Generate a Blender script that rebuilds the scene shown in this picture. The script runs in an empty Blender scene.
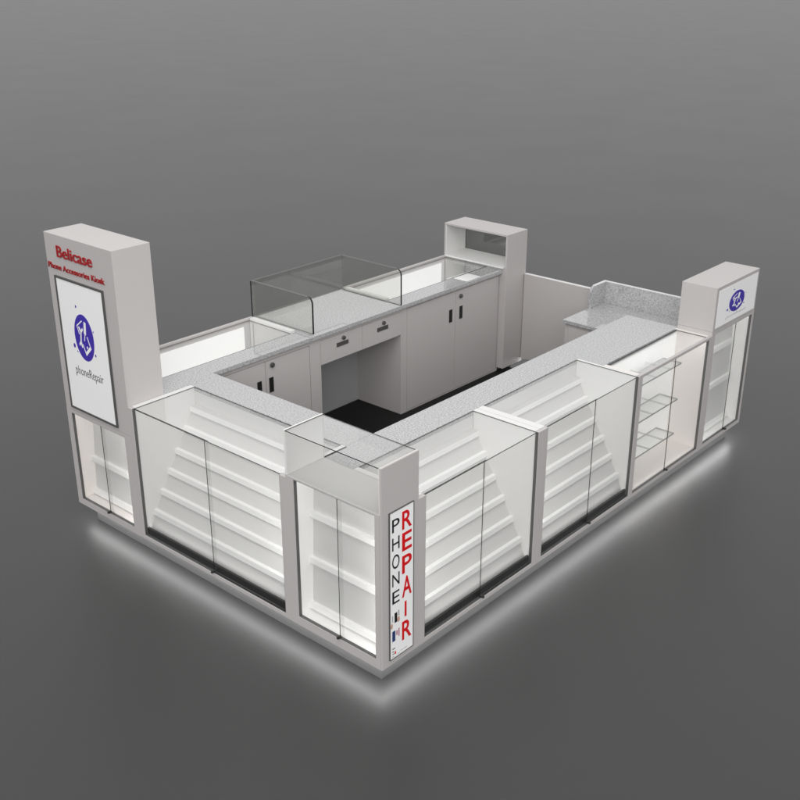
import bpy, bmesh, math, random
from mathutils import Vector, Matrix

random.seed(4)
S = bpy.context.scene
COL = S.collection
R = math.radians

# ------------------------------------------------------------------ materials
def new_mat(name):
    m = bpy.data.materials.new(name)
    m.use_nodes = True
    nt = m.node_tree
    return m, nt, nt.nodes['Principled BSDF']

def plain(name, col, rough=0.4, spec=0.5, metal=0.0, vary=0.0, bump=0.0, scale=30.0, emit=None, estr=0.0):
    m, nt, b = new_mat(name)
    b.inputs['Base Color'].default_value = (*col, 1)
    b.inputs['Roughness'].default_value = rough
    b.inputs['Specular IOR Level'].default_value = spec
    b.inputs['Metallic'].default_value = metal
    if vary or bump:
        tc = nt.nodes.new('ShaderNodeTexCoord')
        n = nt.nodes.new('ShaderNodeTexNoise')
        n.inputs['Scale'].default_value = scale
        n.inputs['Detail'].default_value = 4
        nt.links.new(tc.outputs['Object'], n.inputs['Vector'])
        if vary:
            mr = nt.nodes.new('ShaderNodeMapRange')
            mr.inputs['To Min'].default_value = max(0.0, rough - vary)
            mr.inputs['To Max'].default_value = rough + vary
            nt.links.new(n.outputs['Fac'], mr.inputs['Value'])
            nt.links.new(mr.outputs['Result'], b.inputs['Roughness'])
        if bump:
            bp = nt.nodes.new('ShaderNodeBump')
            bp.inputs['Strength'].default_value = bump
            bp.inputs['Distance'].default_value = 0.001
            nt.links.new(n.outputs['Fac'], bp.inputs['Height'])
            nt.links.new(bp.outputs['Normal'], b.inputs['Normal'])
    if emit:
        b.inputs['Emission Color'].default_value = (*emit, 1)
        b.inputs['Emission Strength'].default_value = estr
    return m

def glass_mat(name, tint, base_refl=0.045, edge_refl=0.9):
    m = bpy.data.materials.new(name)
    m.use_nodes = True
    nt = m.node_tree
    nt.nodes.clear()
    out = nt.nodes.new('ShaderNodeOutputMaterial')
    tr = nt.nodes.new('ShaderNodeBsdfTransparent')
    tr.inputs['Color'].default_value = (*tint, 1)
    gl = nt.nodes.new('ShaderNodeBsdfGlossy')
    gl.inputs['Roughness'].default_value = 0.0
    gl.inputs['Color'].default_value = (1, 1, 1, 1)
    lw = nt.nodes.new('ShaderNodeLayerWeight')
    pw = nt.nodes.new('ShaderNodeMath'); pw.operation = 'POWER'
    lw.inputs['Blend'].default_value = 0.5
    nt.links.new(lw.outputs['Facing'], pw.inputs[0]); pw.inputs[1].default_value = 5
    ma = nt.nodes.new('ShaderNodeMath'); ma.operation = 'MULTIPLY_ADD'
    nt.links.new(pw.outputs[0], ma.inputs[0])
    ma.inputs[1].default_value = edge_refl; ma.inputs[2].default_value = base_refl
    mx = nt.nodes.new('ShaderNodeMixShader')
    nt.links.new(ma.outputs[0], mx.inputs[0])
    nt.links.new(tr.outputs[0], mx.inputs[1])
    nt.links.new(gl.outputs[0], mx.inputs[2])
    nt.links.new(mx.outputs[0], out.inputs['Surface'])
    return m

def granite_mat():
    m, nt, b = new_mat('speckled_granite')
    tc = nt.nodes.new('ShaderNodeTexCoord')
    def noise(scale, detail, stops):
        n = nt.nodes.new('ShaderNodeTexNoise')
        n.inputs['Scale'].default_value = scale
        n.inputs['Detail'].default_value = detail
        n.inputs['Roughness'].default_value = 0.7
        nt.links.new(tc.outputs['Object'], n.inputs['Vector'])
        r = nt.nodes.new('ShaderNodeValToRGB')
        e = r.color_ramp.elements
        e[0].position, e[0].color = stops[0][0], (*stops[0][1], 1)
        e[1].position, e[1].color = stops[1][0], (*stops[1][1], 1)
        nt.links.new(n.outputs['Fac'], r.inputs['Fac'])
        return r
    base = noise(108, 4, [(0.36, (0.26, 0.264, 0.272)), (0.60, (0.54, 0.54, 0.543))])
    v = nt.nodes.new('ShaderNodeTexVoronoi')
    v.inputs['Scale'].default_value = 140
    nt.links.new(tc.outputs['Object'], v.inputs['Vector'])
    rv = nt.nodes.new('ShaderNodeValToRGB')
    rv.color_ramp.elements[0].position = 0.0; rv.color_ramp.elements[0].color = (0.56, 0.56, 0.57, 1)
    rv.color_ramp.elements[1].position = 0.32; rv.color_ramp.elements[1].color = (1, 1, 1, 1)
    sep = nt.nodes.new('ShaderNodeSeparateColor')
    nt.links.new(v.outputs['Color'], sep.inputs[0])
    gt = nt.nodes.new('ShaderNodeMath'); gt.operation = 'GREATER_THAN'; gt.inputs[1].default_value = 0.62
    nt.links.new(sep.outputs[0], gt.inputs[0])
    nt.links.new(v.outputs['Distance'], rv.inputs['Fac'])
    mx = nt.nodes.new('ShaderNodeMix'); mx.data_type = 'RGBA'; mx.blend_type = 'MULTIPLY'
    nt.links.new(gt.outputs[0], mx.inputs['Factor'])
    nt.links.new(base.outputs['Color'], mx.inputs['A'])
    nt.links.new(rv.outputs['Color'], mx.inputs['B'])
    nt.links.new(mx.outputs['Result'], b.inputs['Base Color'])
    b.inputs['Roughness'].default_value = 0.03
    b.inputs['Specular IOR Level'].default_value = 1.0
    return m

M = {}
M['metal'] = plain('grey_powder_coat', (0.50, 0.478, 0.472), 0.45, 0.4, vary=0.05, bump=0.05, scale=60)
M['white'] = plain('white_laminate', (0.72, 0.717, 0.71), 0.5, 0.3, vary=0.05, scale=20)
M['bright'] = plain('lit_white_laminate', (0.88, 0.877, 0.87), 0.5, 0.3, vary=0.05, scale=20)  # lit look of ledge lips put into the colour; case liners share it
M['shelf'] = plain('shaded_shelf_board', (0.60, 0.597, 0.59), 0.5, 0.3, vary=0.05, scale=20)  # sloping boards darkened, painting the shade between the lips
M['panel'] = plain('shaded_back_panel', (0.66, 0.657, 0.65), 0.5, 0.3, vary=0.05, scale=20)  # slat wall panel darkened the same way, shade between ledges in its colour
M['ledge'] = plain('pale_grey_laminate', (0.50, 0.498, 0.49), 0.5, 0.3, vary=0.05, scale=20)
M['warm'] = plain('warm_white_laminate', (0.80, 0.762, 0.738), 0.5, 0.35, vary=0.05, scale=20)
M['kneegrey'] = plain('cool_grey_board', (0.46, 0.47, 0.48), 0.5, 0.4, vary=0.05)
M['gap'] = plain('gap_shade', (0.10, 0.097, 0.095), 0.6, 0.3, vary=0.05)  # dark sheet behind doors and drawers, paints the shade in their gaps
M['black'] = plain('black_plastic', (0.012, 0.012, 0.012), 0.35, 0.5, vary=0.05)
M['rubber'] = plain('black_vinyl', (0.0065, 0.0065, 0.0065), 0.55, 0.25, vary=0.05, bump=0.1, scale=80)
M['chrome'] = plain('dull_nickel', (0.20, 0.20, 0.205), 0.3, 0.5, metal=0.8, vary=0.05)
M['pull'] = plain('dark_grey_pull', (0.075, 0.07, 0.07), 0.4, 0.5, vary=0.05)
M['frame'] = plain('charcoal_frame', (0.085, 0.085, 0.085), 0.4, 0.5, vary=0.05)
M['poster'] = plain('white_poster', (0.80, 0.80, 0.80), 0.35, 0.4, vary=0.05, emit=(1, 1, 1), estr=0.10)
M['red'] = plain('red_acrylic', (0.36, 0.012, 0.015), 0.3, 0.5, vary=0.03)
M['redink'] = plain('red_print', (0.68, 0.006, 0.010), 0.35, 0.4, vary=0.03)
M['blackink'] = plain('black_print', (0.012, 0.012, 0.014), 0.35, 0.4, vary=0.03)
M['blue'] = plain('blue_print', (0.055, 0.03, 0.40), 0.35, 0.4, vary=0.03)
M['greyink'] = plain('grey_print', (0.12, 0.12, 0.12), 0.35, 0.4, vary=0.03)
M['paleink'] = plain('pale_grey_print', (0.46, 0.46, 0.48), 0.35, 0.4, vary=0.03)
M['navyink'] = plain('navy_print', (0.02, 0.05, 0.16), 0.35, 0.4, vary=0.03)
M['pinkink'] = plain('pink_print', (0.55, 0.30, 0.36), 0.35, 0.4, vary=0.03)
M['tanink'] = plain('tan_print', (0.60, 0.36, 0.28), 0.35, 0.4, vary=0.03)
M['lit'] = plain('lit_diffuser', (0.8, 0.8, 0.79), 0.5, 0.2, vary=0.03, emit=(1, 1, 0.99), estr=0.40)
M['softlit'] = plain('soft_lit_panel', (0.7, 0.7, 0.69), 0.5, 0.2, vary=0.03, emit=(1, 1, 0.99), estr=0.32)
M['led'] = plain('led_strip', (0.8, 0.8, 0.8), 0.5, 0.2, vary=0.03, emit=(1, 1, 1), estr=13.0)
M['tube'] = plain('case_light', (0.8, 0.8, 0.8), 0.5, 0.2, vary=0.03, emit=(1, 0.99, 0.97), estr=6.0)
M['plinth'] = plain('grey_plinth', (0.17, 0.17, 0.17), 0.6, 0.3, vary=0.05)
M['edge'] = plain('dark_glass_edge', (0.010, 0.011, 0.011), 0.15, 0.5, vary=0.03)
M['softedge'] = plain('pale_glass_edge', (0.17, 0.17, 0.165), 0.45, 0.12, vary=0.03)
M['paleedge'] = plain('polished_glass_edge', (0.42, 0.43, 0.42), 0.2, 0.5, vary=0.03)
M['glass'] = glass_mat('clear_glass', (0.978, 0.978, 0.976))
M['guardglass'] = glass_mat('tinted_glass', (0.93, 0.931, 0.918), 0.05)
M['darkglass'] = glass_mat('smoked_glass', (0.72, 0.73, 0.71), 0.06)
M['shelfglass'] = glass_mat('pale_shelf_glass', (0.93, 0.935, 0.93), 0.16)
M['granite'] = granite_mat()

# ------------------------------------------------------------------ helpers
def thing(name, label, cat, loc=(0, 0, 0), rz=0.0, group=None):
    o = bpy.data.objects.new(name, None)
    o.empty_display_size = 0.1
    COL.objects.link(o)
    o.location = loc
    o.rotation_euler = (0, 0, rz)
    o['label'] = label
    o['category'] = cat
    if group:
        o['group'] = group
    return o

def add_box(bm, b, mi=0):
    x0, x1, y0, y1, z0, z1 = b
    vs = [bm.verts.new((x, y, z)) for z in (z0, z1) for y in (y0, y1) for x in (x0, x1)]
    for f in ((0, 2, 3, 1), (4, 5, 7, 6), (0, 1, 5, 4), (2, 6, 7, 3), (0, 4, 6, 2), (1, 3, 7, 5)):
        fc = bm.faces.new([vs[i] for i in f])
        fc.material_index = mi

def finish(name, bm, mats, parent, label=None, bevel=0.0, smooth=False):
    bmesh.ops.recalc_face_normals(bm, faces=bm.faces)
    me = bpy.data.meshes.new(name)
    bm.to_mesh(me)
    bm.free()
    for m in (mats if isinstance(mats, (list, tuple)) else [mats]):
        me.materials.append(m)
    o = bpy.data.objects.new(name, me)
    COL.objects.link(o)
    if parent is not None:
        o.parent = parent
    if label:
        o['label'] = label
    if bevel:
        md = o.modifiers.new('edge_bevel', 'BEVEL')
        md.width = bevel
        md.segments = 2
        md.limit_method = 'ANGLE'
        md.angle_limit = R(40)
    if smooth:
        for p in me.polygons:
            p.use_smooth = True
    return o

def boxes(name, lst, mat, parent, bevel=0.0, label=None):
    bm = bmesh.new()
    for b in lst:
        add_box(bm, b)
    return finish(name, bm, mat, parent, label, bevel)

def glass_plate(name, b, parent, mat='glass', top='edge', rim='edge'):
    """Thin plate: large faces glass, rim faces dark ground edge."""
    bm = bmesh.new()
    add_box(bm, b)
    dims = [b[1] - b[0], b[3] - b[2], b[5] - b[4]]
    ax = dims.index(min(dims))
    bm.normal_update()
    bmesh.ops.recalc_face_normals(bm, faces=bm.faces)
    for f in bm.faces:
        n = f.normal
        if abs(n[ax]) > 0.5:
            f.material_index = 0
        elif n.z > 0.5:
            f.material_index = 2
        else:
            f.material_index = 1
    return finish(name, bm, [M[mat], M[rim], M[top]], parent)

def prism(name, poly, axis, a0, a1, mat, parent, bevel=0.0, label=None):
    """Extrude polygon. axis 'z': poly (x,y); axis 'u': poly (y,z) along x."""
    bm = bmesh.new()
    def P(p, a):
        return (p[0], p[1], a) if axis == 'z' else ((a, p[0], p[1]) if axis == 'u' else (p[0], a, p[1]))
    v0 = [bm.verts.new(P(p, a0)) for p in poly]
    v1 = [bm.verts.new(P(p, a1)) for p in poly]
    bm.faces.new(v0)
    bm.faces.new(v1[::-1])
    n = len(poly)
    for i in range(n):
        j = (i + 1) % n
        bm.faces.new([v0[i], v0[j], v1[j], v1[i]])
    return finish(name, bm, mat, parent, label, bevel)

def cylinder(bm, c, axis, r, l, seg=20):
    """Solid disc centred at c, along axis vector."""
    a = Vector(axis).normalized()
    t = a.orthogonal().normalized()
    s = a.cross(t)
    c = Vector(c)
    A = [bm.verts.new(c + (t * math.cos(k * 2 * math.pi / seg) + s * math.sin(k * 2 * math.pi / seg)) * r) for k in range(seg)]
    B = [bm.verts.new(Vector(v.co) + a * l) for v in A]
    bm.faces.new(A[::-1])
    bm.faces.new(B)
    for k in range(seg):
        bm.faces.new([A[k], A[(k + 1) % seg], B[(k + 1) % seg], B[k]])

def flat_poly(bm, pts, d0, d1, mi=0):
    """Thin raised shape on a front face; pts (u,z), from depth d0 to d1."""
    a = [bm.verts.new((p[0], d0, p[1])) for p in pts]
    b = [bm.verts.new((p[0], d1, p[1])) for p in pts]
    f = bm.faces.new(a); f.material_index = mi
    f = bm.faces.new(b[::-1]); f.material_index = mi
    n = len(pts)
    for i in range(n):
        j = (i + 1) % n
        f = bm.faces.new([a[i], b[i], b[j], a[j]]); f.material_index = mi

def ellipse(cu, cz, ru, rz, seg=40):
    return [(cu + ru * math.cos(2 * math.pi * k / seg), cz + rz * math.sin(2 * math.pi * k / seg)) for k in range(seg)]

def lettering(name, body, u0, u1, z0, z1, mat, parent, d=-0.001, depth=0.002, bold=0.0, label=None):
    """Text fitted into the rectangle u0..u1, z0..z1 of a front face, as mesh."""
    cu = bpy.data.curves.new(name, 'FONT')
    cu.body = body
    cu.size = 1.0
    cu.extrude = 0.02
    cu.offset = bold
    cu.resolution_u = 6
    to = bpy.data.objects.new(name + '_curve', cu)
    COL.objects.link(to)
    bpy.context.view_layer.update()
    dg = bpy.context.evaluated_depsgraph_get()
    me = bpy.data.meshes.new_from_object(to.evaluated_get(dg))
    bpy.data.objects.remove(to)
    xs = [v.co.x for v in me.vertices]; ys = [v.co.y for v in me.vertices]
    ax, bx, ay, by = min(xs), max(xs), min(ys), max(ys)
    for v in me.vertices:
        u = u0 + (v.co.x - ax) / (bx - ax) * (u1 - u0)
        z = z0 + (v.co.y - ay) / (by - ay) * (z1 - z0)
        front = v.co.z > 0
        v.co = (u, d - depth if front else d, z)
    me.name = name
    me.materials.clear()
    me.materials.append(mat)
    o = bpy.data.objects.new(name, me)
    COL.objects.link(o)
    o.parent = parent
    if label:
        o['label'] = label
    return o

def join_letters(name, items, mat, parent, d=-0.001, depth=0.002, bold=0.0, label=None):
    """Several single letters placed one by one, kept as one mesh."""
    parts = [lettering(name, t, *box, mat, parent, d, depth, bold) for t, box in items]
    bm = bmesh.new()
    for p in parts:
        bm.from_mesh(p.data)
        bpy.data.objects.remove(p)
    return finish(name, bm, mat, parent, label)

Z0, ZC = 0.12, 0.972     # underside of the cabinets, counter height

def strip_lamp(p, u, d, z, direction, length, power, width=0.010):
    """Slim lamp hidden behind the front edge of a display case, shining inwards."""
    l = bpy.data.lights.new('case_fill_lamp', 'AREA')
    l.shape = 'RECTANGLE'; l.size = length; l.size_y = width; l.energy = power
    l.color = (1, 0.995, 0.98)
    o = bpy.data.objects.new('case_fill_lamp', l)
    COL.objects.link(o)
    o.parent = p
    Zv = -Vector((0, direction[0], direction[1])).normalized()
    Xv = Vector((1, 0, 0))
    Yv = Zv.cross(Xv)
    m = Matrix((Xv, Yv, Zv)).transposed().to_4x4()
    m.translation = (u, d, z)
    o.matrix_local = m
    return o

def post_fill_lamp(p, u0, u1, loc, z0, z1, power):
    """Upright fill lamp added behind one front post to brighten the case inside."""
    near_right = loc[0] < 0.1 and abs(p.rotation_euler.z) > 0.1
    u, su = (u1 - 0.006, -1) if near_right else (u0 + 0.006, 1)
    l = bpy.data.lights.new('case_fill_lamp', 'AREA')  # added fill for an even interior, no tube stands at the post
    l.shape = 'RECTANGLE'; l.size = z1 - z0; l.size_y = 0.008; l.energy = power
    l.color = (1, 0.995, 0.98)
    o = bpy.data.objects.new('case_fill_lamp', l)
    COL.objects.link(o)
    o.parent = p
    Zv = -Vector((su * 0.92, 0.38, 0)).normalized()
    Xv = Vector((0, 0, 1))
    Yv = Zv.cross(Xv)
    m = Matrix((Xv, Yv, Zv)).transposed().to_4x4()
    m.translation = (u, 0.030, (z0 + z1) / 2)
    o.matrix_local = m
    return o

# ------------------------------------------------------------------ repeated assemblies
def doors(p, u0, u1, z0, z1, seam, lock=True):
    """Pair of frameless sliding glass doors with a dark gasket and a small lock."""
    a = glass_plate('glass_door', (u0 + 0.002, seam + 0.022, 0.013, 0.018, z0 + 0.003, z1 - 0.002), p, rim='glass')
    b = glass_plate('glass_door', (seam, u1 - 0.002, 0.005, 0.010, z0 + 0.003, z1 - 0.002), p)
    if lock:
        bm = bmesh.new()
        cylinder(bm, (seam + 0.004, 0.006, z0 + 0.014), (0, -1, 0), 0.0085, 0.020)
        cylinder(bm, (seam + 0.004, -0.014, z0 + 0.014), (0, -1, 0), 0.0065, 0.004)
        finish('lock', bm, M['black'], b)
    return a, b

def gasket(p, u0, u1, z0, z1, top=True):
    g = 0.0035
    L = [(u0, u0 + g, 0.003, 0.020, z0, z1), (u1 - g, u1, 0.003, 0.020, z0, z1),
         (u0 + g, u1 - g, 0.003, 0.020, z0, z0 + g)]
    if top:
        L.append((u0 + g, u1 - g, 0.003, 0.020, z1 - g, z1))
    return boxes('gasket', L, M['frame'], p)

def slat_wall(p, u0, u1, z0, z1, dt, db, shelves, mat):
    """Leaning back panel with narrow lipped ledges (profile d,z)."""
    def dep(z):
        return db + (dt - db) * (z - z0) / (z1 - z0)
    poly = [(dt + 0.02, z1), (dt, z1)]
    for zs in shelves:
        d_ = dep(zs)
        poly += [(d_, zs - 0.001), (d_ - 0.024, zs), (d_ - 0.027, zs - 0.031), (d_ - 0.004, zs - 0.036)]
    poly += [(db, z0), (dt + 0.02, z0)]
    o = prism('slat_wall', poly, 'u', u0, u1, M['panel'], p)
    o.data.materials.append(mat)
    for f in o.data.polygons:       # small ledge faces take the lighter white, light on them painted in
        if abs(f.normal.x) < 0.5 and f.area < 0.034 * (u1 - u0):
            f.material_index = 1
    return o

def wall_case(p, U0, U1, u0, u1, z0, z1, ztop, D, seam, shelves, mat, backd=(0.142, 0.100)):
    """Shallow glazed case: frame ring with an opening, liner, ledges, doors."""
    boxes('case_frame', [(U0, u0, 0, 0.022, Z0, ztop), (u1, U1, 0, 0.022, Z0, ztop),
                         (u0, u1, 0, 0.022, Z0, z0), (u0, u1, 0, 0.022, z1, ztop)], M['metal'], p)
    boxes('side_panel', [(U0, U0 + 0.012, 0.022, D, Z0, ztop)], M['metal'], p)
    boxes('side_panel', [(U1 - 0.012, U1, 0.022, D, Z0, ztop)], M['metal'], p)
    boxes('back_board', [(U0 + 0.012, U1 - 0.012, D - 0.015, D, Z0, ztop)], M['metal'], p)
    strip_lamp(p, (u0 + u1) / 2, 0.030, z1 - 0.006, (0.45, -0.9), u1 - u0 - 0.04, 0.35 * (u1 - u0))  # top fill, added because the case is dark inside
    post_fill_lamp(p, u0, u1, p.location, z0 + 0.05, z1 - 0.05, 0.55)
    strip_lamp(p, (u0 + u1) / 2, 0.027, z0 + 0.005, (0.65, 0.75), u1 - u0 - 0.04, 0.05 * (u1 - u0), 0.006)
    boxes('case_liner', [(u0 - 0.014, u0, 0.022, D - 0.016, z0 - 0.012, z1), (u1, u1 + 0.014, 0.022, D - 0.016, z0 - 0.012, z1),
                         (u0, u1, 0.022, D - 0.016, z0 - 0.012, z0)], mat, p)
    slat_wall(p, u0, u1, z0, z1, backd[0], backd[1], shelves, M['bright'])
    gasket(p, u0, u1, z0, z1)
    doors(p, u0, u1, z0, z1, seam)

def plinth(p, u0, u1, d0, d1, led=None):
    boxes('plinth', [(u0, u1, d0, d1, 0.0, Z0 - 0.001)], M['plinth'], p)
    if led:
        boxes('light_strip', led, M['led'], p)

STEPS = [(0.404, 0.858), (0.345, 0.747), (0.272, 0.624), (0.205, 0.514), (0.140, 0.402), (0.078, 0.289)]

def stepped_cabinet(label, loc, rz, W, a, b, seam, ends=(0.0, 0.0)):
    p = thing('stepped_cabinet', label, 'display cabinet', loc, rz, 'stepped display cabinets')
    boxes('frame', [(0, a, 0, 0.024, Z0, ZC - 0.002), (W - b, W, 0, 0.024, Z0, ZC - 0.002),
                    (a, W - b, 0, 0.040, Z0, 0.146)], M['metal'], p, bevel=0.0015)
    boxes('side_panel', [(0.002, a, 0.0245, 0.449, Z0 + 0.002, ZC)], M['white'], p, bevel=0.0015)
    boxes('side_panel', [(W - b, W - 0.002, 0.0245, 0.449, Z0 + 0.002, ZC)], M['white'], p, bevel=0.0015)
    poly = [(0.449, 0.858)]
    for i, (d, z) in enumerate(STEPS):
        if i:
            poly.append((d + 0.024, z - 0.001))
        poly += [(d, z), (d - 0.004, z - 0.032), (d + 0.012, z - 0.036)]
    poly += [(0.046, 0.148), (0.449, 0.148)]
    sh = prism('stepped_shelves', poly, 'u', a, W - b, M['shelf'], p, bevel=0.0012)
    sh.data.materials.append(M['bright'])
    for f in sh.data.polygons:      # lips and treads get the lighter white, their lit look put into colour
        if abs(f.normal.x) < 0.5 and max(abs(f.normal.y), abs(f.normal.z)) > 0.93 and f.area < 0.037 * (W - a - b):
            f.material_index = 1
    boxes('back_board', [(a, W - b, 0.4495, 0.462, 0.148, 0.941)], M['white'], p)
    boxes('bottom_track', [(a, W - b, 0.0225, 0.036, 0.1465, 0.188)], M['black'], p)
    boxes('carcass', [(0, W, 0.630, 0.645, 0.091, 0.941), (0, W, 0.462, 0.630, Z0, 0.135)], M['metal'], p)
    boxes('countertop', [(-ends[0], W + ends[1], 0.450, 0.665, 0.942, ZC)], M['granite'], p, bevel=0.002)
    glass_plate('glass_top', (a + 0.001, W - b - 0.001, 0.012, 0.448, ZC - 0.008, ZC - 0.003), p)
    gasket(p, a, W - b, 0.1465, ZC - 0.003, False)
    doors(p, a, W - b, 0.147, ZC - 0.001, seam)
    strip_lamp(p, W / 2, 0.043, 0.192, (0.30, 0.95), W - 0.14, 0.07 * W, 0.008)
    post_fill_lamp(p, a, W - b, loc, 0.38, 0.94, 1.0)
    plinth(p, 0, W, 0.067, 0.60, [(0, W, 0.030, 0.056, 0.1135, 0.1195)])
    return p

def logo(p, cu, cz, ru, rz, d):
    bm = bmesh.new()
    flat_poly(bm, ellipse(cu, cz, ru, rz), d, d - 0.0012)
    for du, dz, rr in [(-0.54, 1.26, 0.06), (-1.18, -0.50, 0.10), (-0.90, -0.72, 0.04), (1.04, 0.41, 0.04), (1.02, -0.60, 0.06)]:
        flat_poly(bm, ellipse(cu + du * ru, cz + dz * rz, rr * ru, rr * rz, 14), d, d - 0.0012)
    o = finish('emblem_disc', bm, M['blue'], p)
    # tilted handset outline, spanner and screwdriver, white, slightly proud of the disc
    bm = bmesh.new()
    e0, e1 = d - 0.0014, d - 0.0024
    def T(x, y):
        return (cu + x * ru, cz + y * rz)
    def bar(x0, y0, x1, y1, w0, w1=None):
        w1 = w0 if w1 is None else w1
        dx, dy = x1 - x0, y1 - y0
        L = math.hypot(dx, dy)
        nx, ny = -dy / L / 2, dx / L / 2
        flat_poly(bm, [T(x0 + nx * w0, y0 + ny * w0), T(x1 + nx * w1, y1 + ny * w1), T(x1 - nx * w1, y1 - ny * w1), T(x0 - nx * w0, y0 - ny * w0)], e0, e1)
    w = 0.055
    bar(-0.64, 0.44, -0.45, 0.10, w)
    bar(-0.66, 0.43, -0.06, 0.72, w)
    bar(0.33, 0.10, 0.60, -0.35, w)
    bar(0.62, -0.33, 0.02, -0.70, 0.15)
    bar(-0.20, -0.30, 0.02, -0.66, w)
    flat_poly(bm, [T(0.24 + x, -0.38 + y) for x, y in ellipse(0, 0, 0.06, 0.06, 12)], e0, e1)
    bar(-0.27, 0.24, -0.38, -0.22, 0.11)
    bar(-0.28, 0.22, -0.46, 0.42, 0.11); bar(-0.26, 0.22, -0.06, 0.38, 0.11)
    bar(-0.38, -0.20, -0.56, -0.38, 0.11); bar(-0.37, -0.20, -0.28, -0.46, 0.11)
    bar(0.25, 0.70, 0.14, 0.18, 0.20, 0.22)
    bar(0.13, 0.17, 0.02, -0.12, 0.06)
    finish('emblem_drawing', bm, M['poster'], o)
    return o

# ------------------------------------------------------------------ ground
bm = bmesh.new()
add_box(bm, (-900, 900, -900, 900, -0.05, 0.0))
fm, nt, b = new_mat('grey_studio_floor')
tc = nt.nodes.new('ShaderNodeTexCoord')
n = nt.nodes.new('ShaderNodeTexNoise'); n.inputs['Scale'].default_value = 0.7; n.inputs['Detail'].default_value = 5
nt.links.new(tc.outputs['Object'], n.inputs['Vector'])
mr = nt.nodes.new('ShaderNodeMapRange'); mr.inputs['To Min'].default_value = 0.40; mr.inputs['To Max'].default_value = 0.44
nt.links.new(n.outputs['Fac'], mr.inputs['Value']); nt.links.new(mr.outputs['Result'], b.inputs['Roughness'])
b.inputs['Base Color'].default_value = (0.022, 0.022, 0.0222, 1)
b.inputs['Specular IOR Level'].default_value = 0.75
floor = finish('floor', bm, fm, None)
floor['kind'] = 'structure'

bm = bmesh.new()
add_box(bm, (0.66, 3.81, 0.67, 2.475, 0.001, 0.09))
pf = finish('floor_platform', bm, M['rubber'], None, bevel=0.003)
pf['label'] = 'flat black floor platform inside the ring of counters'
pf['category'] = 'platform'

# ------------------------------------------------------------------ tall tower (left end)
LF = R(-90)     # left face modules: local x runs towards the near corner, local y inwards
t = thing('display_tower', 'tallest grey tower with raised red lettering and framed logo poster above a small glass case', 'display tower', (0, 2.62, 0), LF)
boxes('body', [(0, 0.665, 0, 0.253, 0.7855, 1.885)], M['metal'], t, bevel=0.002)
wall_case(t, 0, 0.665, 0.046, 0.596, 0.162, 0.760, 0.785, 0.253, 0.345, [0.425, 0.202], M['warm'], (0.150, 0.105))
fr = boxes('poster_frame', [(0.071, 0.083, -0.010, -0.0005, 0.808, 1.640), (0.538, 0.550, -0.010, -0.0005, 0.808, 1.640),
                            (0.083, 0.538, -0.010, -0.0005, 0.808, 0.820), (0.083, 0.538, -0.010, -0.0005, 1.628, 1.640)], M['frame'], t)
po = boxes('poster', [(0.0835, 0.5375, -0.006, -0.0006, 0.8205, 1.6275)], M['poster'], t)
logo(po, 2.62 - 2.312, 1.307, 0.096, 0.143, -0.0062)
lettering('poster_wording', 'phoneRepair', 0.176, 0.457, 1.040, 1.112, M['greyink'], po, -0.0062, 0.001, -0.006)
lettering('raised_lettering', 'Belicase', 0.122, 0.470, 1.756, 1.824, M['red'], t, -0.001, 0.005, 0.009)
lettering('raised_lettering', 'Phone Accessories Kiosk', 0.016, 0.572, 1.678, 1.713, M['red'], t, -0.001, 0.004, 0.007)
plinth(t, 0.085, 0.665, 0.067, 0.22, [(0.03, 0.665, 0.030, 0.056, 0.1135, 0.1195)])

# ------------------------------------------------------------------ stepped cabinets
stepped_cabinet('stepped white shelf cabinet between the tall lettered tower and the near corner case', (0, 1.955, 0), LF, 1.31, 0.035, 0.045, 0.672, (0.0, -0.022))
stepped_cabinet('stepped white shelf cabinet directly right of the red vertical sign, pale seam between its doors', (0.2655, 0, 0), 0, 1.0445, 0.054, 0.040, 0.525)
stepped_cabinet('stepped white shelf cabinet between another stepped one and the cabinet with clear glass shelves', (1.3105, 0, 0), 0, 1.05, 0.050, 0.018, 0.548)

# ------------------------------------------------------------------ near corner cabinet
t = thing('corner_cabinet', 'near corner cabinet with empty glass box on top and vertical white sign on its end', 'display cabinet', (0, 0.6445, 0), LF)
Lc = 0.6445
wall_case(t, 0, Lc - 0.012, 0.056, Lc - 0.042, 0.172, 0.976, 0.9792, 0.265, 0.350, [0.755, 0.490, 0.220], M['bright'], (0.142, 0.104))
end = boxes('end_panel', [(Lc - 0.0115, Lc, 0, 0.265, Z0, 1.230)], M['metal'], t, bevel=0.0015)
boxes('case_floor', [(0.0, Lc - 0.012, 0.0, 0.265, 0.9796, 0.985)], M['ledge'], t)
boxes('case_end', [(0.0, 0.010, 0, 0.265, 0.9855, 1.230)], M['white'], t, bevel=0.001)
boxes('end_lining', [(Lc - 0.0160, Lc - 0.012, 0.001, 0.265, 0.9855, 1.2285)], M['warm'], t)
glass_plate('glass_front', (0.0105, Lc - 0.0165, 0.002, 0.007, 0.9855, 1.2235), t, top='glass', rim='glass')
glass_plate('glass_back', (0.0105, Lc - 0.0165, 0.257, 0.262, 0.9855, 1.2235), t, top='glass', rim='glass')
glass_plate('glass_top', (0.0105, Lc - 0.0165, 0.002, 0.262, 1.2240, 1.2290), t)
plinth(t, 0, Lc - 0.067, 0.067, 0.2645, [(0, Lc - 0.030, 0.030, 0.056, 0.1135, 0.1195), (Lc - 0.056, Lc - 0.030, 0.0565, 0.2645, 0.1135, 0.1195)])
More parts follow.
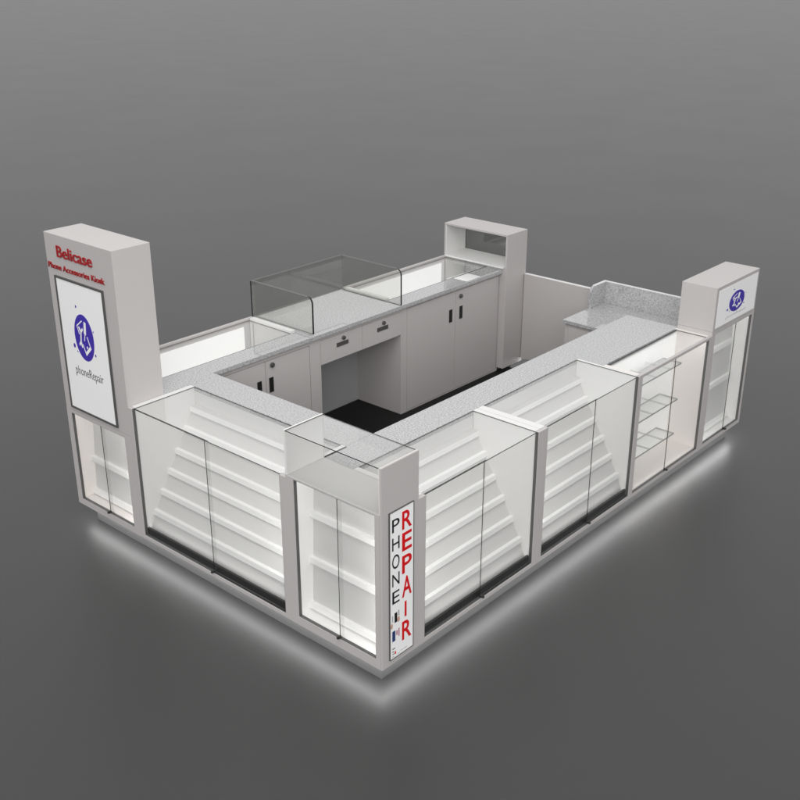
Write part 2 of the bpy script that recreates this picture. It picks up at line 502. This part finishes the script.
# vertical sign on the end panel: its own local frame through an empty-free rotation
sg = bmesh.new(); add_box(sg, (0.052, 0.220, -0.006, -0.0005, 0.160, 0.978))
sign = finish('sign_panel', sg, M['poster'], t, 'white vertical sign with black and red capitals')
sign.matrix_parent_inverse = Matrix.Identity(4)
sign.location = (Lc, 0, 0); sign.rotation_euler = (0, 0, R(90))
boxes('sign_frame', [(0.0485, 0.0515, -0.008, -0.0005, 0.1565, 0.9815), (0.2205, 0.2235, -0.008, -0.0005, 0.1565, 0.9815),
                     (0.0515, 0.2205, -0.008, -0.0005, 0.1565, 0.1595), (0.0515, 0.2205, -0.008, -0.0005, 0.9785, 0.9815)], M['frame'], sign)
bz = [(0.870, 0.939), (0.771, 0.840), (0.668, 0.744), (0.573, 0.642), (0.474, 0.543)]
join_letters('black_lettering', [(c, (0.067, 0.119, z0, z1)) for c, (z0, z1) in zip('PHONE', bz)], M['blackink'], sign, -0.0062, 0.001, 0.0)
rz_ = [(0.857, 0.955), (0.738, 0.838), (0.613, 0.712), (0.478, 0.592), (0.362, 0.450), (0.230, 0.338)]
join_letters('red_lettering', [(c, ((0.138, 0.208, z0, z1) if c != 'I' else (0.157, 0.171, z0, z1))) for c, (z0, z1) in zip('REPAIR', rz_)], M['redink'], sign, -0.0062, 0.001, 0.013)
def print_patch(name, ells, mat):
    for pts in ells:
        bm = bmesh.new()
        flat_poly(bm, pts, -0.0062, -0.0068)
        finish(name, bm, mat, sign)
def rect(u0, u1, z0, z1, sk=0.0):
    return [(u0, z0), (u1, z0 + sk), (u1, z1 + sk), (u0, z1)]
print_patch('printed_picture', [rect(0.083, 0.102, 0.362, 0.418)], M['blackink'])
print_patch('printed_picture', [rect(0.064, 0.072, 0.372, 0.410), rect(0.108, 0.118, 0.392, 0.425), rect(0.105, 0.121, 0.168, 0.172), rect(0.126, 0.146, 0.176, 0.180), rect(0.150, 0.176, 0.176, 0.180)], M['paleink'])
print_patch('printed_picture', [rect(0.066, 0.088, 0.258, 0.318)], M['navyink'])
print_patch('printed_picture', [rect(0.094, 0.106, 0.285, 0.312), rect(0.110, 0.120, 0.272, 0.318)], M['pinkink'])
print_patch('printed_picture', [ellipse(0.112, 0.372, 0.009, 0.016, 16), ellipse(0.062, 0.352, 0.008, 0.016, 16)], M['tanink'])
print_patch('printed_marks', [rect(0.066, 0.086, 0.212, 0.218), rect(0.066, 0.080, 0.196, 0.201), rect(0.066, 0.084, 0.183, 0.187), rect(0.066, 0.080, 0.168, 0.171)], M['greyink'])
print_patch('printed_marks', [ellipse(0.089, 0.186, 0.005, 0.009, 14)], M['redink'])

# ------------------------------------------------------------------ cabinet with clear glass shelves
X0 = 2.361
W = 3.31 - X0
t = thing('glass_shelf_cabinet', 'bright cabinet with clear glass shelves and flat glass top beside the short logo tower', 'display cabinet', (X0, 0, 0), 0)
a, b_ = 0.030, 0.030
zt_ = 0.955
boxes('frame', [(0, a, 0, 0.022, Z0, ZC), (W - b_, W, 0, 0.022, Z0, ZC), (a, W - b_, 0, 0.022, Z0, 0.142), (a, W - b_, 0, 0.022, zt_, ZC)], M['metal'], t)
boxes('side_panel', [(0.001, a - 0.004, 0.0225, 0.262, Z0, ZC)], M['warm'], t)
boxes('side_panel', [(W - b_ + 0.004, W - 0.001, 0.0225, 0.262, Z0, ZC)], M['warm'], t)
boxes('case_floor', [(a - 0.004, W - b_ + 0.004, 0.0225, 0.245, 0.128, 0.142)], M['warm'], t)
boxes('light_panel', [(a - 0.004, W - b_ + 0.004, 0.245, 0.262, 0.128, 0.940)], M['softlit'], t)
for z in (0.860, 0.602, 0.350):
    sh = glass_plate('glass_shelf', (a + 0.004, 0.62, 0.040, 0.175, z, z + 0.011), t, 'shelfglass', 'shelfglass', 'paleedge')
    for u in (0.13, 0.31, 0.50):
        boxes('bracket', [(u, u + 0.005, 0.050, 0.245, z - 0.012, z - 0.0005)], M['white'], sh)
strip_lamp(t, W / 2, 0.026, 0.948, (0.5, -0.85), W - 0.1, 0.5)
strip_lamp(t, W / 2, 0.027, 0.147, (0.65, 0.75), W - 0.1, 0.15, 0.006)
gasket(t, a, W - b_, 0.142, zt_)
doors(t, a, W - b_, 0.142, zt_, 0.462)
glass_plate('glass_top', (a, W - b_ , 0.024, 0.246, ZC - 0.007, ZC - 0.002), t)
boxes('top_channel', [(a, W - b_, 0.246, 0.251, ZC - 0.012, ZC + 0.001)], M['frame'], t)
boxes('carcass', [(0, W, 0.630, 0.645, 0.091, 0.941), (0, W, 0.262, 0.630, Z0, 0.135)], M['metal'], t)
boxes('countertop', [(0.0005, 3.335 - X0, 0.2625, 0.665, 0.942, ZC)], M['granite'], t, bevel=0.002)
plinth(t, 0, W, 0.067, 0.60, [(0, W, 0.030, 0.056, 0.1135, 0.1195)])

# ------------------------------------------------------------------ short tower (right end)
t = thing('display_tower', 'short grey tower with white unframed logo panel above a small glass case', 'display tower', (3.3105, 0, 0), 0)
WR = 0.6495
boxes('body', [(0, WR, 0, 0.2575, 1.0005, 1.308)], M['metal'], t, bevel=0.002)
wall_case(t, 0, WR, 0.052, WR - 0.026, 0.146, 0.975, 1.000, 0.2575, 0.380, [0.775, 0.505, 0.190], M['bright'], (0.135, 0.105))
po = boxes('logo_panel', [(0.030, WR - 0.022, -0.003, -0.0005, 1.018, 1.283)], M['poster'], t)
logo(po, 3.630 - 3.3105, 1.151, 0.116, 0.073, -0.0032)
lettering('panel_wording', 'phoneRepair', 0.172, 0.488, 1.046, 1.070, M['paleink'], po, -0.0032, 0.0008, -0.012)
plinth(t, 0, WR - 0.067, 0.067, 0.24, [(0, WR - 0.030, 0.030, 0.056, 0.1135, 0.1195), (WR - 0.056, WR - 0.030, 0.0565, 0.2575, 0.1135, 0.1195)])

# ------------------------------------------------------------------ back row (seen from inside), world coordinates
YF = 2.030
def cupboard_door(p, x0, x1, z0, z1, handle_x, lock_x=None, zh=0.735):
    d = boxes('door', [(x0, x1, YF, YF + 0.018, z0, z1)], M['metal'], p, bevel=0.001)
    hw, hh = 0.019, 0.052
    boxes('handle', [(handle_x - hw, handle_x + hw, YF - 0.003, YF - 0.0003, zh - hh, zh + hh)], M['black'], d, bevel=0.001)
    if lock_x is not None:
        bm = bmesh.new()
        cylinder(bm, (lock_x, YF - 0.0003, 0.872), (0, -1, 0), 0.017, 0.012)
        cylinder(bm, (lock_x, YF - 0.0123, 0.872), (0, -1, 0), 0.011, 0.006)
        finish('lock', bm, M['chrome'], d)
    return d

def well(p, x0, x1, lx0, lx1, rail_left, rail_right):
    """Sunken display well with lit panel on the back wall and a glass lid."""
    boxes('back_wall', [(x0, x1, 2.600, 2.620, Z0, 0.986)], M['metal'], p)
    boxes('well_floor', [(x0, x1, 2.172, 2.5995, 0.745, 0.760)], M['white'], p)
    boxes('light_panel', [(lx0, lx1, 2.594, 2.5996, 0.762, 0.934)], M['lit'], p)
    if rail_left:
        boxes('side_rail', [(x0, x0 + 0.040, 2.178, 2.5935, 0.7605, 0.986)], M['white'], p)
    if rail_right:
        boxes('side_rail', [(x1 - 0.040, x1, 2.178, 2.5935, 0.7605, 0.986)], M['white'], p)

t = thing('storage_cabinet', 'grey two door storage cabinet with lit glass well on top, behind the tall tower', 'storage cabinet', (0, 0, 0))
boxes('carcass', [(0.662, 1.600, YF + 0.024, YF + 0.040, 0.091, 0.941), (0.254, 1.600, YF + 0.040, 2.170, 0.091, 0.110), (1.582, 1.600, YF + 0.040, 2.599, 0.110, 0.740)], M['metal'], t)
boxes('door_frame', [(0.662, 0.706, YF, YF + 0.023, 0.091, 0.941), (1.512, 1.600, YF, YF + 0.023, 0.091, 0.941), (0.706, 1.512, YF, YF + 0.023, 0.910, 0.941), (0.706, 1.512, YF, YF + 0.023, 0.091, 0.118)], M['metal'], t)
boxes('shadow_gap', [(0.707, 1.511, YF + 0.019, YF + 0.0235, 0.119, 0.909)], M['gap'], t)
cupboard_door(t, 0.710, 1.108, 0.122, 0.906, 1.052)
cupboard_door(t, 1.112, 1.508, 0.122, 0.906, 1.155, 1.166)
well(t, 0.254, 1.518, 0.30, 1.422, False, True)
prism('countertop', [(0.254, 1.9565), (0.664, 1.9565), (0.664, 2.008), (1.5195, 2.008), (1.5195, 2.171), (0.254, 2.171)], 'z', 0.942, ZC, M['granite'], t, bevel=0.002)
glass_plate('glass_top', (0.2545, 1.477, 2.174, 2.598, ZC - 0.006, ZC), t, top='glass', rim='softedge')
plinth(t, 0.30, 1.6, 2.20, 2.555)

t = thing('drawer_desk', 'grey desk with two small lockable drawers over an open knee space', 'desk', (0, 0, 0))
boxes('carcass', [(1.601, 1.618, YF + 0.024, 2.599, 0.091, 0.941), (2.447, 2.4635, YF + 0.001, 2.599, 0.091, 0.941), (1.618, 2.447, 2.600, 2.620, Z0, 0.941),
                  (1.618, 2.447, YF + 0.024, 2.480, 0.722, 0.736)], M['metal'], t)
boxes('knee_panel', [(1.6185, 2.4465, 2.4805, 2.498, 0.091, 0.7215)], M['kneegrey'], t)
boxes('top_rail', [(1.601, 1.6135, YF, YF + 0.0235, 0.091, 0.941), (1.6135, 2.4635, YF, YF + 0.0235, 0.917, 0.941)], M['metal'], t)
boxes('shadow_gap', [(1.618, 2.447, YF + 0.0195, YF + 0.0235, 0.7365, 0.916)], M['gap'], t)
for x0, x1 in ((1.617, 2.030), (2.034, 2.446)):
    d = boxes('drawer', [(x0, x1, YF, YF + 0.018, 0.737, 0.914)], M['metal'], t, bevel=0.001)
    cx = (x0 + x1) / 2 + 0.004
    boxes('handle', [(cx - 0.058, cx + 0.058, YF - 0.004, YF - 0.0003, 0.826, 0.856)], M['pull'], d, bevel=0.001)
    bm = bmesh.new()
    cylinder(bm, (cx + 0.008, YF - 0.0003, 0.881), (0, -1, 0), 0.0145, 0.012)
    cylinder(bm, (cx + 0.008, YF - 0.0123, 0.881), (0, -1, 0), 0.009, 0.006)
    finish('lock', bm, M['chrome'], d)
boxes('countertop', [(1.520, 2.4395, 2.008, 2.620, 0.942, ZC)], M['granite'], t, bevel=0.002)
plinth(t, 1.60, 2.46, 2.505, 2.555)

t = thing('storage_cabinet', 'grey two door storage cabinet with lit glass well on top, beside the open white box', 'storage cabinet', (0, 0, 0))
boxes('carcass', [(2.464, 3.668, YF + 0.024, YF + 0.040, 0.091, 0.941), (2.464, 3.668, YF + 0.040, 2.170, 0.091, 0.110), (3.2265, 3.668, YF + 0.040, 2.054, 0.110, 0.940), (2.464, 2.480, YF + 0.040, 2.599, 0.110, 0.740)], M['metal'], t)
boxes('door_frame', [(2.464, 2.512, YF, YF + 0.023, 0.091, 0.941), (2.512, 3.668, YF, YF + 0.023, 0.925, 0.941), (2.512, 3.668, YF, YF + 0.023, 0.091, 0.100), (3.663, 3.669, YF, YF + 0.023, 0.100, 0.925)], M['metal'], t)
boxes('shadow_gap', [(2.513, 3.6625, YF + 0.019, YF + 0.0235, 0.101, 0.924)], M['gap'], t)
cupboard_door(t, 2.516, 3.092, 0.104, 0.921, 3.032)
cupboard_door(t, 3.096, 3.652, 0.104, 0.921, 3.160, 3.150)
well(t, 2.440, 3.669, 2.490, 3.605, True, False)
prism('countertop', [(2.440, 2.008), (3.669, 2.008), (3.669, 2.030), (3.225, 2.030), (3.225, 2.171), (2.440, 2.171)], 'z', 0.942, ZC, M['granite'], t, bevel=0.002)
boxes('well_inset', [(3.226, 3.668, 2.0545, 2.1715, 0.745, 0.770)], M['granite'], t)
glass_plate('glass_top', (2.4805, 3.6685, 2.174, 2.598, ZC - 0.006, ZC), t, top='glass', rim='softedge')
plinth(t, 2.46, 3.66, 2.20, 2.555)

# ------------------------------------------------------------------ glass guard on the drawer desk
def guard_side(name, x0, x1, y_back, y_front, z0, z1, r, p):
    prof = [(y_back, z0), (y_front, z0), (y_front, z1 - r)]
    for k in range(1, 7):
        an = k / 6 * math.pi / 2
        prof.append((y_front + r - r * math.cos(an), z1 - r + r * math.sin(an)))
    prof.append((y_back, z1))
    bm = bmesh.new()
    v0 = [bm.verts.new((x0, q[0], q[1])) for q in prof]
    v1 = [bm.verts.new((x1, q[0], q[1])) for q in prof]
    bm.faces.new(v0).material_index = 0
    bm.faces.new(v1[::-1]).material_index = 0
    k = len(prof)
    for i in range(k):
        j = (i + 1) % k
        f = bm.faces.new([v0[i], v0[j], v1[j], v1[i]])
        dz = abs(prof[i][1] - prof[j][1])
        front = abs(prof[i][1] + prof[j][1] - 2 * z0) > 0.002 and min(prof[i][0], prof[j][0]) < y_front + r * 0.9 and max(prof[i][0], prof[j][0]) < y_back
        f.material_index = 1 if front else (2 if dz < 0.003 else 0)
    return finish(name, bm, [M['guardglass'], M['edge'], M['softedge']], p)  # paler grey on the top edges paints in the sky's reflection
t = thing('glass_guard', 'tall three sided clear glass screen standing on the drawer desk', 'glass screen', (0, 0, 0))
guard_side('side_pane', 1.527, 1.542, 2.606, 2.012, 0.988, 1.245, 0.045, t)
guard_side('side_pane', 2.421, 2.436, 2.606, 2.012, 0.974, 1.245, 0.045, t)
bp_ = glass_plate('back_pane', (1.522, 2.436, 2.607, 2.619, 0.974, 1.245), t, 'guardglass', 'softedge', 'guardglass')
bp_.data.materials.append(M['edge'])
for f in bp_.data.polygons:
    if f.normal.x < -0.5:
        f.material_index = 3

# ------------------------------------------------------------------ open box at the far corner
t = thing('display_box', 'open white box tower with one shelf standing at the far corner of the ring', 'display box', (0, 0, 0))
boxes('body', [(3.670, 3.945, 2.6045, 2.620, Z0, 1.248), (3.670, 3.945, 1.970, 1.9855, Z0, 1.248), (3.670, 3.945, 1.970, 2.620, 1.2482, 1.263), (3.930, 3.945, 1.986, 2.604, Z0, 0.740), (3.670, 3.684, 1.986, 2.604, Z0, 0.746), (3.670, 3.684, 1.986, 2.0495, 0.746, 0.9415), (3.670, 3.684, 1.986, 2.0075, 0.9415, 0.9835)], M['metal'], t, bevel=0.001)
boxes('lining', [(3.671, 3.929, 2.5985, 2.604, 0.762, 1.2475)], M['white'], t)
boxes('lining', [(3.685, 3.929, 1.986, 1.991, 0.762, 1.2475)], M['white'], t)
boxes('shelf', [(3.655, 3.940, 1.9915, 2.598, 0.984, 0.997)], M['white'], t, bevel=0.001)
boxes('light_panel', [(3.685, 3.929, 2.0105, 2.598, 0.748, 0.778)], M['lit'], t)
boxes('lower_back', [(3.930, 3.944, 1.992, 2.598, 0.763, 0.9835)], M['granite'], t)
glass_plate('glass_back', (3.932, 3.938, 1.992, 2.598, 0.998, 1.2475), t, 'darkglass')
plinth(t, 3.70, 3.89, 2.04, 2.555, [(3.921, 3.933, 2.10, 2.60, 0.106, 0.1195)])

# ------------------------------------------------------------------ gate
t = thing('gate', 'plain low grey swing gate between the open box and the granite desk', 'gate', (0, 0, 0))
boxes('gate_panel', [(3.918, 3.945, 1.232, 1.964, 0.150, 0.890)], M['metal'], t, bevel=0.002)
boxes('gate_cap', [(3.916, 3.947, 1.232, 1.964, 0.8905, 0.896)], M['white'], t)
boxes('light_strip', [(3.934, 3.943, 1.25, 1.95, 0.1435, 0.1495)], M['led'], t)
bm = bmesh.new()
for z in (0.28, 0.76):
    cylinder(bm, (3.9315, 1.967, z - 0.03), (0, 0, 1), 0.006, 0.06, 12)
finish('hinge', bm, M['chrome'], t)

# ------------------------------------------------------------------ return desk with upstand
t = thing('return_desk', 'low speckled granite desk with granite upstand beside the gate', 'desk', (0, 0, 0))
boxes('desktop', [(3.376, 3.938, 0.2585, 1.226, 0.772, 0.800)], M['granite'], t, bevel=0.002)
up = [(3.735, 0.801), (3.938, 0.801), (3.938, 0.972), (3.775, 0.972)]
for k in range(1, 6):
    an = k / 5 * math.pi / 2
    up.append((3.775 - 0.040 * math.sin(an), 0.932 + 0.040 * math.cos(an)))
prism('upstand', up, 'y', 1.206, 1.226, M['granite'], t)
boxes('upstand', [(3.939, 3.958, 0.2585, 1.226, 0.772, 0.972)], M['granite'], t)
boxes('upstand_cap', [(3.9385, 3.960, 0.2585, 1.227, 0.9722, 0.977), (3.780, 3.9383, 1.204, 1.228, 0.9722, 0.977)], M['white'], t)
boxes('carcass', [(3.402, 3.418, 0.67, 1.215, 0.091, 0.771), (3.418, 3.94, 1.197, 1.215, 0.091, 0.771), (3.940, 3.956, 0.2585, 1.215, Z0, 0.771)], M['metal'], t)
boxes('door', [(3.390, 3.4015, 0.70, 1.175, 0.13, 0.745)], M['metal'], t, bevel=0.002)
plinth(t, 3.45, 3.89, 0.30, 1.19, [(3.921, 3.933, 0.30, 1.19, 0.106, 0.1195)])

# ------------------------------------------------------------------ lighting
w = bpy.data.worlds.new('World')
S.world = w
w.use_nodes = True
nt = w.node_tree
bg = nt.nodes['Background']
tc = nt.nodes.new('ShaderNodeTexCoord')
sx = nt.nodes.new('ShaderNodeSeparateXYZ')
nt.links.new(tc.outputs['Generated'], sx.inputs[0])
rp = nt.nodes.new('ShaderNodeValToRGB')
rp.color_ramp.elements[0].position = 0.0; rp.color_ramp.elements[0].color = (0.95, 0.95, 0.955, 1)
rp.color_ramp.elements[1].position = 0.75; rp.color_ramp.elements[1].color = (0.88, 0.88, 0.88, 1)
nt.links.new(sx.outputs['Z'], rp.inputs['Fac'])
nt.links.new(rp.outputs['Color'], bg.inputs['Color'])
bg.inputs['Strength'].default_value = 0.95

def area(name, loc, target, size, power, col=(1, 1, 1)):
    l = bpy.data.lights.new(name, 'AREA')
    l.shape = 'SQUARE'; l.size = size; l.energy = power; l.color = col
    o = bpy.data.objects.new(name, l)
    COL.objects.link(o)
    o.location = loc
    o.rotation_euler = (Vector(target) - Vector(loc)).to_track_quat('-Z', 'Y').to_euler()
    return o
area('softbox_key', (-1.5, -1.0, 6.5), (1.9, 1.2, 0.5), 4.0, 170, (1, 0.985, 0.97))
area('softbox_front', (-7.5, -6.0, 5.5), (1.6, 0.9, 0.6), 5.0, 400, (1, 0.99, 0.98))

# ------------------------------------------------------------------ camera
cam = bpy.data.cameras.new('camera')
cam.sensor_width = 36
cam.lens = 1067.7087 / 800 * 36
cam.clip_end = 4000
co = bpy.data.objects.new('camera', cam)
COL.objects.link(co)
co.location = (-3.1671, -2.9031, 3.4042)
co.rotation_euler = (R(90 - 23.1388), 0, R(41.3643 - 90))
S.camera = co

S.view_settings.view_transform = 'Standard'
S.view_settings.look = 'None'
S.view_settings.exposure = 0.0
S.view_settings.gamma = 1.0
S.cycles.max_bounces = 10
S.cycles.diffuse_bounces = 5
S.cycles.glossy_bounces = 5
S.cycles.transparent_max_bounces = 40
